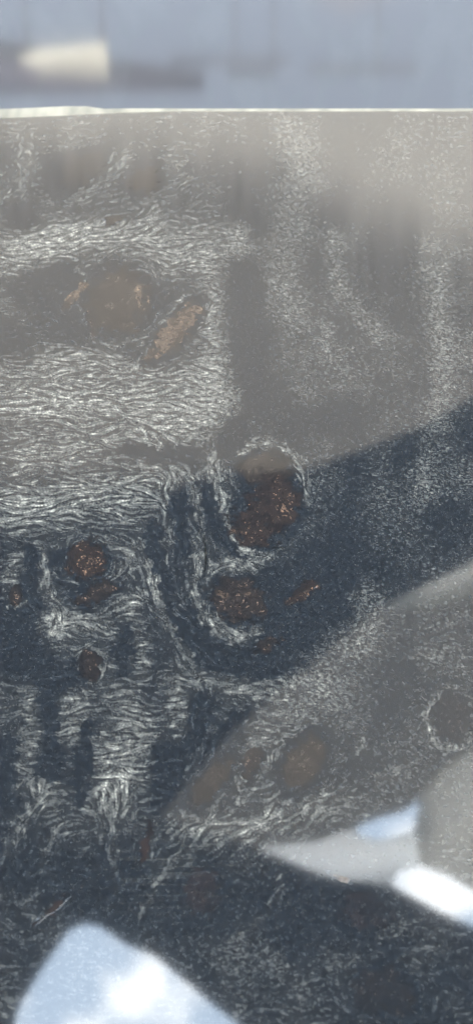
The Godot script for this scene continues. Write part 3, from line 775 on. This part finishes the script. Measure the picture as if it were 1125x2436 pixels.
func strokes() -> Array:
	# [silver added, width mm, 1 = the fibre runs along it, points]
	return [
		[0.22, 6.9, 0, [Vector2(-54.0, -214.5), Vector2(-46.5, -200.5), Vector2(-51.9, -190.7)]],
		[-0.45, 2.7, 1, [Vector2(-29.6, -269.3), Vector2(-22.4, -266.5), Vector2(-14.3, -266.8)]],
		[0.30, 2.5, 0, [Vector2(-34.7, -195.6), Vector2(-29.6, -198.0)]],
		[-0.40, 1.3, 1, [Vector2(-19.4, -262.0), Vector2(-17.9, -248.7), Vector2(-15.8, -234.6)]],
		[0.35, 5.8, 0, [Vector2(-61.1, -244.4), Vector2(-45.5, -245.8), Vector2(-26.4, -248.7)]],
		[0.40, 1.8, 1, [Vector2(-18.8, -260.5), Vector2(-19.0, -248.7), Vector2(-17.0, -235.9)]],
		[0.45, 1.1, 1, [Vector2(-25.9, -235.9), Vector2(-22.1, -223.7), Vector2(-17.9, -211.9), Vector2(-11.8, -200.5)]],
		[0.40, 2.5, 0, [Vector2(-28.3, -215.8), Vector2(-24.6, -204.2), Vector2(-24.2, -195.6)]],
		[0.40, 3.5, 0, [Vector2(-46.2, -210.6), Vector2(-37.6, -209.3)]],
		[0.35, 4.2, 0, [Vector2(-32.5, -176.7), Vector2(-29.9, -165.5)]],
		[0.30, 3.1, 0, [Vector2(-43.5, -161.1), Vector2(-49.7, -165.5)]],
		[0.35, 3.4, 0, [Vector2(-0.3, -190.7), Vector2(12.2, -193.2)]],
		[0.40, 0.8, 1, [Vector2(-34.4, -338.3), Vector2(-31.2, -341.1), Vector2(-27.2, -339.2), Vector2(-24.8, -330.0), Vector2(-25.3, -321.0)]],
		[-0.60, 0.9, 1, [Vector2(-27.1, -337.4), Vector2(-25.5, -328.2), Vector2(-26.7, -319.2)]],
		[0.35, 0.9, 1, [Vector2(-47.4, -331.8), Vector2(-46.2, -321.8), Vector2(-42.9, -312.1), Vector2(-36.2, -308.7), Vector2(-28.9, -311.3)]],
		[0.70, 0.8, 1, [Vector2(-27.9, -302.2), Vector2(-22.2, -316.5), Vector2(-15.6, -329.6)]],
		[0.50, 0.9, 1, [Vector2(-49.6, -341.1), Vector2(-46.1, -337.4), Vector2(-46.4, -331.8)]],
		[0.55, 0.8, 1, [Vector2(-2.0, -243.0), Vector2(-0.3, -236.6), Vector2(4.2, -232.9)]],
		[0.50, 0.7, 1, [Vector2(-6.3, -223.0), Vector2(-7.0, -217.1), Vector2(-4.5, -211.2), Vector2(0.8, -208.0)]],
		[0.45, 0.6, 1, [Vector2(-44.5, -231.8), Vector2(-44.4, -227.7), Vector2(-42.2, -223.0)]],
		[0.60, 0.6, 1, [Vector2(-39.3, -196.8), Vector2(-39.4, -201.7), Vector2(-36.9, -204.0), Vector2(-33.9, -201.1), Vector2(-33.5, -195.6)]],
		[0.55, 0.6, 1, [Vector2(46.9, -179.0), Vector2(46.6, -184.8), Vector2(49.3, -189.5), Vector2(53.0, -190.7)]],
		[0.50, 0.5, 1, [Vector2(46.0, -177.3), Vector2(49.0, -174.4), Vector2(53.6, -175.5)]],
		[0.60, 0.7, 1, [Vector2(-58.2, -217.7), Vector2(-56.2, -215.0), Vector2(-54.7, -217.7)]],
		[-0.17, 9.1, 0, [Vector2(-43.9, -142.3), Vector2(-15.2, -135.3), Vector2(22.2, -134.3), Vector2(39.7, -118.1)]],
		[-0.06, 7.6, 0, [Vector2(38.5, -251.6), Vector2(58.1, -241.5)]],
		[0.00, 5.4, 1, [Vector2(-21.4, -269.6), Vector2(-15.9, -260.5), Vector2(-14.0, -241.5), Vector2(-11.7, -221.0), Vector2(-5.5, -203.0), Vector2(8.1, -199.3)]],
		[0.00, 4.8, 1, [Vector2(-34.9, -238.7), Vector2(-24.6, -233.2), Vector2(-20.4, -221.0), Vector2(-14.0, -203.0)]],
		[0.00, 5.2, 1, [Vector2(-5.0, -269.6), Vector2(-5.4, -251.6), Vector2(-1.4, -235.9)]],
		[0.00, 3.9, 1, [Vector2(-48.6, -163.3), Vector2(-51.1, -138.2)]],
		[0.00, 4.8, 1, [Vector2(-28.7, -161.1), Vector2(-28.0, -138.2)]],
		[0.00, 4.7, 1, [Vector2(13.1, -145.3), Vector2(-0.2, -124.6)]],
		[0.00, 7.0, 1, [Vector2(32.2, -180.1), Vector2(3.6, -149.4)]],
		[0.00, 5.7, 1, [Vector2(-11.9, -154.7), Vector2(-21.7, -132.3)]],
		[0.00, 3.1, 1, [Vector2(-8.5, -190.7), Vector2(-11.2, -166.6)]],
		[0.00, 8.4, 1, [Vector2(-54.5, -356.5), Vector2(-31.2, -368.5), Vector2(-19.4, -380.8)]],
		[0.55, 9.0, 0, [Vector2(-68.6, -350.7), Vector2(-41.3, -356.5), Vector2(-10.9, -352.6)]],
		[0.25, 6.5, 0, [Vector2(-70.3, -341.1), Vector2(-65.8, -348.7)]],
		[0.50, 7.3, 0, [Vector2(-66.3, -298.5), Vector2(-44.5, -301.9), Vector2(-28.4, -298.5)]],
		[0.60, 8.4, 0, [Vector2(-60.2, -285.3), Vector2(-31.5, -285.3), Vector2(-7.5, -287.0)]],
		[0.50, 6.8, 0, [Vector2(-58.6, -266.5), Vector2(-36.6, -269.6), Vector2(-11.0, -277.4)]],
		[0.50, 6.5, 0, [Vector2(-61.7, -250.1), Vector2(-41.4, -253.1), Vector2(-16.5, -260.5)]],
		[0.50, 4.2, 0, [Vector2(-8.1, -341.1), Vector2(-7.9, -326.3), Vector2(-6.8, -312.1), Vector2(-6.1, -287.0)]],
		[0.40, 4.4, 0, [Vector2(-14.9, -295.2), Vector2(-10.1, -301.9)]],
		[0.30, 4.8, 0, [Vector2(-23.6, -341.1), Vector2(-12.0, -344.9)]],
		[-0.34, 4.9, 0, [Vector2(-64.3, -331.8), Vector2(-55.9, -322.7), Vector2(-47.7, -313.9)]],
		[-0.30, 5.6, 0, [Vector2(-60.9, -337.4), Vector2(-53.4, -341.1)]],
		[-0.40, 3.5, 1, [Vector2(-30.7, -268.0), Vector2(-22.4, -265.8), Vector2(-14.3, -265.8)]],
		[-0.30, 6.6, 0, [Vector2(-68.8, -312.1), Vector2(-63.0, -303.5)]],
		[-0.35, 2.9, 0, [Vector2(-32.4, -305.3), Vector2(-26.1, -303.5)]],
		[-0.40, 5.7, 0, [Vector2(2.9, -341.1), Vector2(2.2, -326.3), Vector2(2.8, -312.1), Vector2(4.5, -287.0)]],
		[-0.50, 3.0, 0, [Vector2(-0.3, -277.4), Vector2(-1.5, -269.6)]],
		[-0.14, 6.1, 0, [Vector2(3.9, -406.7), Vector2(2.4, -385.0), Vector2(5.0, -364.4)]],
		[0.30, 4.4, 1, [Vector2(-70.6, -404.5), Vector2(-70.7, -389.3), Vector2(-72.1, -374.6)]],
		[0.30, 3.1, 1, [Vector2(-37.9, -395.7), Vector2(-44.2, -385.0), Vector2(-50.4, -374.6)]],
		[0.25, 3.6, 0, [Vector2(-24.6, -372.6), Vector2(-28.2, -360.5)]],
		[0.35, 5.0, 0, [Vector2(-58.5, -356.5), Vector2(-40.2, -360.5)]],
		[0.20, 4.3, 0, [Vector2(-22.6, -395.7), Vector2(-16.7, -380.8)]],
		[-0.35, 5.4, 1, [Vector2(-56.6, -385.0), Vector2(-46.4, -397.9)]],
		[-0.30, 4.7, 0, [Vector2(-70.2, -368.5), Vector2(-67.0, -362.4)]],
		[0.20, 3.6, 0, [Vector2(-56.3, -400.1), Vector2(-50.8, -402.3)]],
		[0.32, 7.0, 0, [Vector2(18.1, -411.2), Vector2(21.7, -389.3), Vector2(17.0, -364.4), Vector2(12.6, -341.1), Vector2(16.1, -322.7)]],
		[0.40, 3.6, 0, [Vector2(1.0, -360.5), Vector2(1.6, -350.7)]],
		[0.34, 3.6, 0, [Vector2(30.1, -356.5), Vector2(30.5, -333.7), Vector2(37.4, -319.2), Vector2(42.0, -312.1)]],
		[0.42, 2.9, 0, [Vector2(26.0, -315.6), Vector2(27.4, -303.5)]],
		[0.48, 3.8, 0, [Vector2(61.9, -341.1), Vector2(60.7, -319.2), Vector2(59.5, -298.5), Vector2(57.2, -285.3), Vector2(55.4, -277.4)]],
		[0.30, 3.9, 0, [Vector2(58.9, -352.6), Vector2(67.7, -348.7)]],
		[0.25, 4.5, 0, [Vector2(66.1, -303.5), Vector2(68.2, -312.1)]],
		[-0.15, 9.7, 0, [Vector2(42.9, -372.6), Vector2(44.2, -348.7)]],
		[-0.25, 5.5, 0, [Vector2(18.7, -278.9), Vector2(34.1, -277.4)]],
		[-0.20, 7.0, 0, [Vector2(36.3, -406.7), Vector2(36.9, -389.3)]],
		[0.15, 8.6, 0, [Vector2(16.9, -301.9), Vector2(41.0, -295.2)]],
		[0.15, 3.1, 0, [Vector2(55.9, -404.5), Vector2(53.2, -385.0)]],
		[0.30, 2.6, 0, [Vector2(53.7, -271.1), Vector2(50.4, -259.0), Vector2(51.0, -251.6)]],
		[0.16, 6.6, 0, [Vector2(38.3, -248.7), Vector2(59.6, -259.0)]],
		[-0.15, 5.0, 0, [Vector2(26.9, -248.7), Vector2(24.2, -235.9)]],
		[0.55, 1.7, 1, [Vector2(1.5, -267.3), Vector2(4.4, -270.4), Vector2(10.3, -271.1), Vector2(16.0, -265.8), Vector2(17.9, -259.0), Vector2(18.4, -250.1)]],
		[0.60, 1.9, 1, [Vector2(-6.7, -266.5), Vector2(-5.8, -256.0), Vector2(-3.9, -245.8), Vector2(-1.2, -236.6), Vector2(3.0, -232.1)]],
		[-0.60, 1.5, 1, [Vector2(-14.6, -254.5), Vector2(-14.9, -243.0), Vector2(-13.6, -233.2)]],
		[-0.60, 1.5, 1, [Vector2(-8.7, -256.0), Vector2(-6.2, -245.8), Vector2(-2.5, -235.9), Vector2(1.9, -231.1)]],
		[0.45, 0.8, 1, [Vector2(-11.8, -257.5), Vector2(-11.0, -247.3), Vector2(-9.0, -235.9)]],
		[0.50, 1.2, 1, [Vector2(-10.2, -231.8), Vector2(-11.1, -221.0), Vector2(-9.7, -215.8), Vector2(-6.1, -209.3)]],
		[0.40, 0.7, 1, [Vector2(-19.7, -235.9), Vector2(-18.8, -223.7), Vector2(-16.4, -215.8), Vector2(-12.5, -206.8)]],
		[0.35, 0.7, 1, [Vector2(-23.4, -229.1), Vector2(-20.3, -218.4)]],
		[-0.50, 1.5, 1, [Vector2(-22.5, -241.5), Vector2(-21.0, -230.4), Vector2(-17.3, -214.5), Vector2(-11.9, -204.2)]],
		[-0.50, 3.5, 0, [Vector2(-12.0, -210.6), Vector2(-7.6, -203.0)]],
		[0.40, 1.7, 0, [Vector2(-6.9, -227.7), Vector2(3.0, -229.1), Vector2(8.6, -231.8)]],
		[0.40, 1.4, 1, [Vector2(-6.7, -209.3), Vector2(-0.3, -205.5), Vector2(6.1, -208.0)]],
		[0.35, 1.2, 1, [Vector2(-2.5, -230.4), Vector2(4.1, -227.7)]],
		[-0.40, 4.7, 0, [Vector2(9.5, -221.0), Vector2(10.4, -211.9), Vector2(14.6, -208.0)]],
		[-0.30, 7.1, 0, [Vector2(21.8, -230.4), Vector2(25.6, -215.8)]],
		[0.30, 1.4, 0, [Vector2(13.8, -218.4), Vector2(11.6, -215.8)]],
		[-0.35, 4.5, 0, [Vector2(-2.4, -198.0), Vector2(8.1, -195.6)]],
		[-0.45, 6.9, 0, [Vector2(-56.9, -210.6), Vector2(-52.7, -199.3), Vector2(-46.0, -194.4)]],
		[-0.50, 1.7, 1, [Vector2(-54.3, -233.2), Vector2(-53.6, -222.3), Vector2(-52.0, -215.8)]],
		[0.50, 1.4, 1, [Vector2(-51.4, -233.2), Vector2(-48.9, -221.0), Vector2(-45.4, -214.5), Vector2(-46.0, -208.0)]],
		[0.40, 2.2, 0, [Vector2(-57.6, -230.4), Vector2(-59.2, -223.7)]],
		[0.35, 2.6, 0, [Vector2(-44.1, -210.6), Vector2(-34.5, -211.9), Vector2(-32.1, -206.8)]],
		[0.40, 1.9, 1, [Vector2(-27.9, -231.8), Vector2(-32.4, -223.0)]],
		[0.30, 2.4, 0, [Vector2(-25.2, -218.4), Vector2(-28.3, -215.8)]],
		[-0.40, 2.5, 0, [Vector2(-27.4, -208.0), Vector2(-28.4, -195.6)]],
		[-0.35, 1.7, 0, [Vector2(-49.8, -229.1), Vector2(-46.7, -231.8)]],
		[0.35, 1.5, 1, [Vector2(-42.5, -235.9), Vector2(-34.8, -236.6), Vector2(-28.0, -233.2)]],
		[0.40, 2.2, 0, [Vector2(-50.8, -189.5), Vector2(-49.4, -179.0), Vector2(-51.1, -169.9)]],
		[0.45, 2.8, 0, [Vector2(-39.4, -188.4), Vector2(-40.0, -179.0)]],
		[0.50, 4.2, 0, [Vector2(-27.6, -189.5), Vector2(-24.6, -179.0), Vector2(-26.1, -167.7), Vector2(-29.7, -160.0)]],
		[0.40, 2.8, 0, [Vector2(-15.8, -193.2), Vector2(-14.5, -181.3)]],
		[0.35, 3.1, 0, [Vector2(-8.6, -194.4), Vector2(5.9, -190.7), Vector2(20.5, -194.4)]],
		[0.30, 1.5, 0, [Vector2(-46.7, -164.4), Vector2(-39.7, -163.3)]],
		[-0.55, 1.4, 0, [Vector2(-45.2, -186.0), Vector2(-43.6, -176.7), Vector2(-44.0, -167.7)]],
		[-0.50, 1.5, 0, [Vector2(-36.1, -181.3), Vector2(-36.3, -172.1), Vector2(-36.6, -161.1)]],
		[-0.50, 1.9, 0, [Vector2(-17.3, -174.4), Vector2(-16.1, -166.6), Vector2(-17.9, -161.1)]],
		[-0.45, 1.5, 1, [Vector2(-8.5, -187.2), Vector2(-9.8, -176.7)]],
		[-0.40, 2.9, 0, [Vector2(-54.5, -174.4), Vector2(-54.3, -161.1)]],
		[-0.45, 2.4, 1, [Vector2(0.8, -182.5), Vector2(-4.3, -174.4)]],
		[0.32, 4.6, 0, [Vector2(5.8, -179.0), Vector2(14.1, -184.8), Vector2(24.6, -190.7)]],
		[0.36, 4.7, 0, [Vector2(30.3, -203.0), Vector2(34.0, -211.9), Vector2(33.3, -218.4)]],
		[0.40, 0.7, 1, [Vector2(3.8, -176.7), Vector2(0.7, -169.9), Vector2(-0.0, -161.1)]],
		[0.35, 0.7, 1, [Vector2(8.8, -173.3), Vector2(5.7, -166.6), Vector2(1.7, -161.1)]],
		[0.30, 0.7, 1, [Vector2(-3.2, -164.4), Vector2(-7.1, -155.7)]],
		[0.30, 0.8, 1, [Vector2(9.6, -163.3), Vector2(5.6, -154.7), Vector2(-0.2, -150.5)]],
		[0.34, 3.4, 0, [Vector2(-11.9, -154.7), Vector2(-4.1, -153.1), Vector2(5.6, -154.7), Vector2(19.3, -158.9)]],
		[0.30, 0.8, 1, [Vector2(30.0, -175.5), Vector2(23.5, -165.5), Vector2(15.4, -158.9)]],
		[-0.35, 0.9, 1, [Vector2(27.8, -172.1), Vector2(22.5, -164.4)]],
		[0.25, 0.7, 1, [Vector2(39.6, -169.9), Vector2(32.4, -166.0)]],
		[0.20, 1.2, 1, [Vector2(25.3, -161.1), Vector2(17.3, -156.8)]],
		[0.20, 1.9, 0, [Vector2(55.3, -210.6), Vector2(59.0, -215.8)]],
		[0.15, 3.4, 0, [Vector2(46.0, -200.5), Vector2(56.0, -195.6)]],
		[0.30, 0.6, 1, [Vector2(46.0, -200.5), Vector2(52.4, -202.4)]],
		[0.28, 0.7, 1, [Vector2(-52.0, -147.4), Vector2(-49.0, -156.8), Vector2(-45.0, -161.6)]],
		[0.22, 0.9, 1, [Vector2(-44.9, -142.3), Vector2(-42.0, -154.7)]],
		[0.25, 0.8, 1, [Vector2(-28.4, -154.7), Vector2(-27.5, -146.3), Vector2(-28.5, -141.8)]],
		[0.30, 0.7, 1, [Vector2(-14.1, -147.4), Vector2(-18.6, -139.2), Vector2(-22.1, -131.8)]],
		[0.24, 0.8, 1, [Vector2(10.4, -142.3), Vector2(8.2, -135.3), Vector2(-0.2, -127.5)]],
		[0.20, 1.8, 0, [Vector2(8.0, -123.7), Vector2(12.5, -117.2)]],
		[0.16, 2.7, 0, [Vector2(38.2, -122.7), Vector2(44.7, -112.6)]],
		[0.14, 3.7, 0, [Vector2(-8.5, -127.5), Vector2(-2.1, -124.6)]],
		[0.20, 2.1, 0, [Vector2(31.2, -127.5), Vector2(36.9, -130.4)]],
		[0.15, 1.7, 0, [Vector2(-47.1, -135.3), Vector2(-45.5, -138.2)]],
		[-0.10, 3.8, 0, [Vector2(18.3, -130.4), Vector2(27.8, -133.3)]],
		[-0.10, 4.5, 0, [Vector2(30.5, -116.2), Vector2(30.7, -111.7)]],
		[0.14, 1.9, 0, [Vector2(21.7, -122.7), Vector2(36.3, -121.8)]],
		[0.18, 0.9, 1, [Vector2(-18.7, -155.7), Vector2(-20.8, -146.3)]],
	]

func knots() -> Array:
	return [
		[1, Vector2(-36.2, -327.8), 14.50, 9.43, 1.60, 0.22, 0.00, 0.30, "knot", "large smooth brown knot with a curled pale lip", 0.024, 1.00],
		[2, Vector2(-29.3, -330.9), 8.38, 1.93, 1.48, 0.30, 0.00, 0.00, "knot_lip", "", 0.028, 1.00],
		[3, Vector2(-31.5, -337.6), 3.31, 1.04, 2.58, 0.50, 0.00, 0.00, "knot_fold", "", 0.032, 1.00],
		[3, Vector2(-26.8, -329.5), 7.75, 0.89, -1.61, 0.50, 0.00, 0.00, "knot_fold", "", 0.036, 1.00],
		[3, Vector2(-43.3, -317.8), 5.90, 1.16, -1.79, 0.50, 0.00, 0.00, "knot_fold", "", 0.040, 1.00],
		[1, Vector2(-33.8, -316.1), 4.89, 2.07, -2.84, 0.50, 0.00, 0.00, "knot_fold", "", 0.044, 1.00],
		[2, Vector2(-18.5, -314.5), 14.52, 4.15, 2.07, 0.35, 0.00, 0.50, "sliver", "slanting amber sliver with a dark hollow beside it", 0.048, 1.00],
		[2, Vector2(-48.9, -330.1), 6.07, 1.89, 2.11, 0.50, 0.00, 0.30, "sliver", "small ragged amber sliver left of the large brown knot", 0.052, 1.00],
		[1, Vector2(8.0, -260.8), 7.97, 6.79, -2.76, 0.20, 0.20, 0.30, "knot", "striped light brown cap of the coppery knot", 0.056, 1.00],
		[0, Vector2(9.7, -249.4), 10.67, 7.51, 1.63, 0.20, 0.00, 0.40, "knot", "coppery granular knot beside the slanting shade edge", 0.060, 1.00],
		[0, Vector2(4.2, -240.8), 7.20, 6.05, -2.28, 0.30, 0.20, 0.40, "knot", "reddish granular lobe below the coppery knot", 0.064, 1.00],
		[0, Vector2(-39.4, -230.2), 6.82, 5.29, 1.57, 0.25, 0.15, 0.40, "knot", "round grainy brown knot at the left", 0.068, 1.00],
		[3, Vector2(-36.0, -219.7), 5.66, 3.01, 2.54, 0.40, 0.00, 0.30, "knot", "small slanting olive brown knot under the round one", 0.072, 1.00],
		[3, Vector2(-36.5, -197.7), 5.16, 2.82, 1.57, 0.20, 0.50, 0.55, "knot", "small oval dark knot in a pale ring", 0.076, 1.00],
		[3, Vector2(0.1, -217.7), 8.05, 7.08, -2.45, 0.25, 0.20, 0.35, "knot", "dark brown knot split by a branching copper vein", 0.080, 1.00],
		[2, Vector2(1.1, -217.8), 4.33, 1.07, 2.32, 0.60, 0.00, 0.00, "vein", "branching copper vein in the dark knot", 0.084, 1.00],
		[2, Vector2(-3.5, -219.0), 2.36, 0.87, -2.52, 0.60, 0.00, 0.00, "vein", "", 0.088, 1.00],
		[0, Vector2(0.5, -214.5), 2.65, 0.87, -1.76, 0.60, 0.00, 0.00, "vein", "", 0.092, 1.00],
		[0, Vector2(17.1, -220.2), 5.18, 2.35, 2.45, 0.35, 0.00, 0.35, "sliver", "narrow rusty sliver in the dark right of the veined knot", 0.096, 1.00],
		[3, Vector2(7.6, -204.0), 3.85, 2.04, 2.54, 0.40, 0.00, 0.25, "knot", "", 0.100, 1.00],
		[1, Vector2(15.9, -171.0), 8.21, 4.64, 2.08, 0.20, 0.00, 0.40, "knot", "slanting oval brown knot in the grey sheen", 0.104, 1.00],
		[1, Vector2(-6.0, -165.7), 7.83, 3.08, 2.18, 0.25, 0.10, 0.40, "knot", "", 0.108, 1.00],
		[3, Vector2(52.0, -183.3), 7.49, 5.32, 1.65, 0.20, 0.40, 0.25, "knot", "dark round knot in a broken pale ring at the right edge", 0.112, 0.35],
		[4, Vector2(-7.8, -138.4), 5.37, 4.53, 1.69, 0.30, 0.00, 0.15, "knot", "faint dark red knot above the lower bright reflection", 0.116, 0.35],
		[4, Vector2(-40.6, -134.4), 4.76, 1.06, 2.44, 0.60, 0.00, 0.00, "sliver", "rust orange streak at the lower left", 0.120, 1.00],
		[4, Vector2(-20.8, -149.8), 4.04, 1.06, 1.71, 0.50, 0.00, 0.10, "sliver", "", 0.124, 1.00],
		[1, Vector2(-29.8, -383.3), 6.92, 5.23, 2.01, 0.40, 0.00, 0.30, "knot", "hazy light brown knot near the upper left", 0.128, 1.00],
		[1, Vector2(-39.2, -363.8), 3.32, 1.93, 2.74, 0.50, 0.00, 0.10, "sliver", "", 0.132, 1.00],
		[1, Vector2(-50.3, -388.7), 10.85, 5.90, 2.05, 0.30, 0.00, 0.25, "knot", "", 0.136, 0.60],
		[2, Vector2(23.0, -141.7), 2.85, 0.70, -2.68, 0.60, 0.00, 0.00, "sliver", "", 0.140, 1.00],
		[4, Vector2(28.5, -133.5), 5.83, 4.67, -2.72, 0.30, 0.00, 0.05, "knot", "", 0.144, 0.30],
		[3, Vector2(30.9, -115.5), 7.41, 6.04, -2.96, 0.25, 0.06, 0.10, "knot", "large dark round knot at the lower right corner", 0.148, 0.40],
		[3, Vector2(-56.8, -219.0), 3.17, 1.84, 1.57, 0.20, 0.50, 0.30, "knot", "tiny eye of a knot at the left edge", 0.152, 1.00],
		[3, Vector2(3.2, -171.0), 4.20, 2.43, 1.89, 0.30, 0.00, 0.25, "knot", "", 0.156, 1.00],
	]

func cracks() -> Array:
	return [
		[0.12, [Vector2(-9.0, -239.9), Vector2(-8.3, -234.6), Vector2(-7.9, -229.1), Vector2(-8.9, -222.6)]],
		[0.10, [Vector2(8.6, -234.0), Vector2(13.6, -234.1)]],
	]
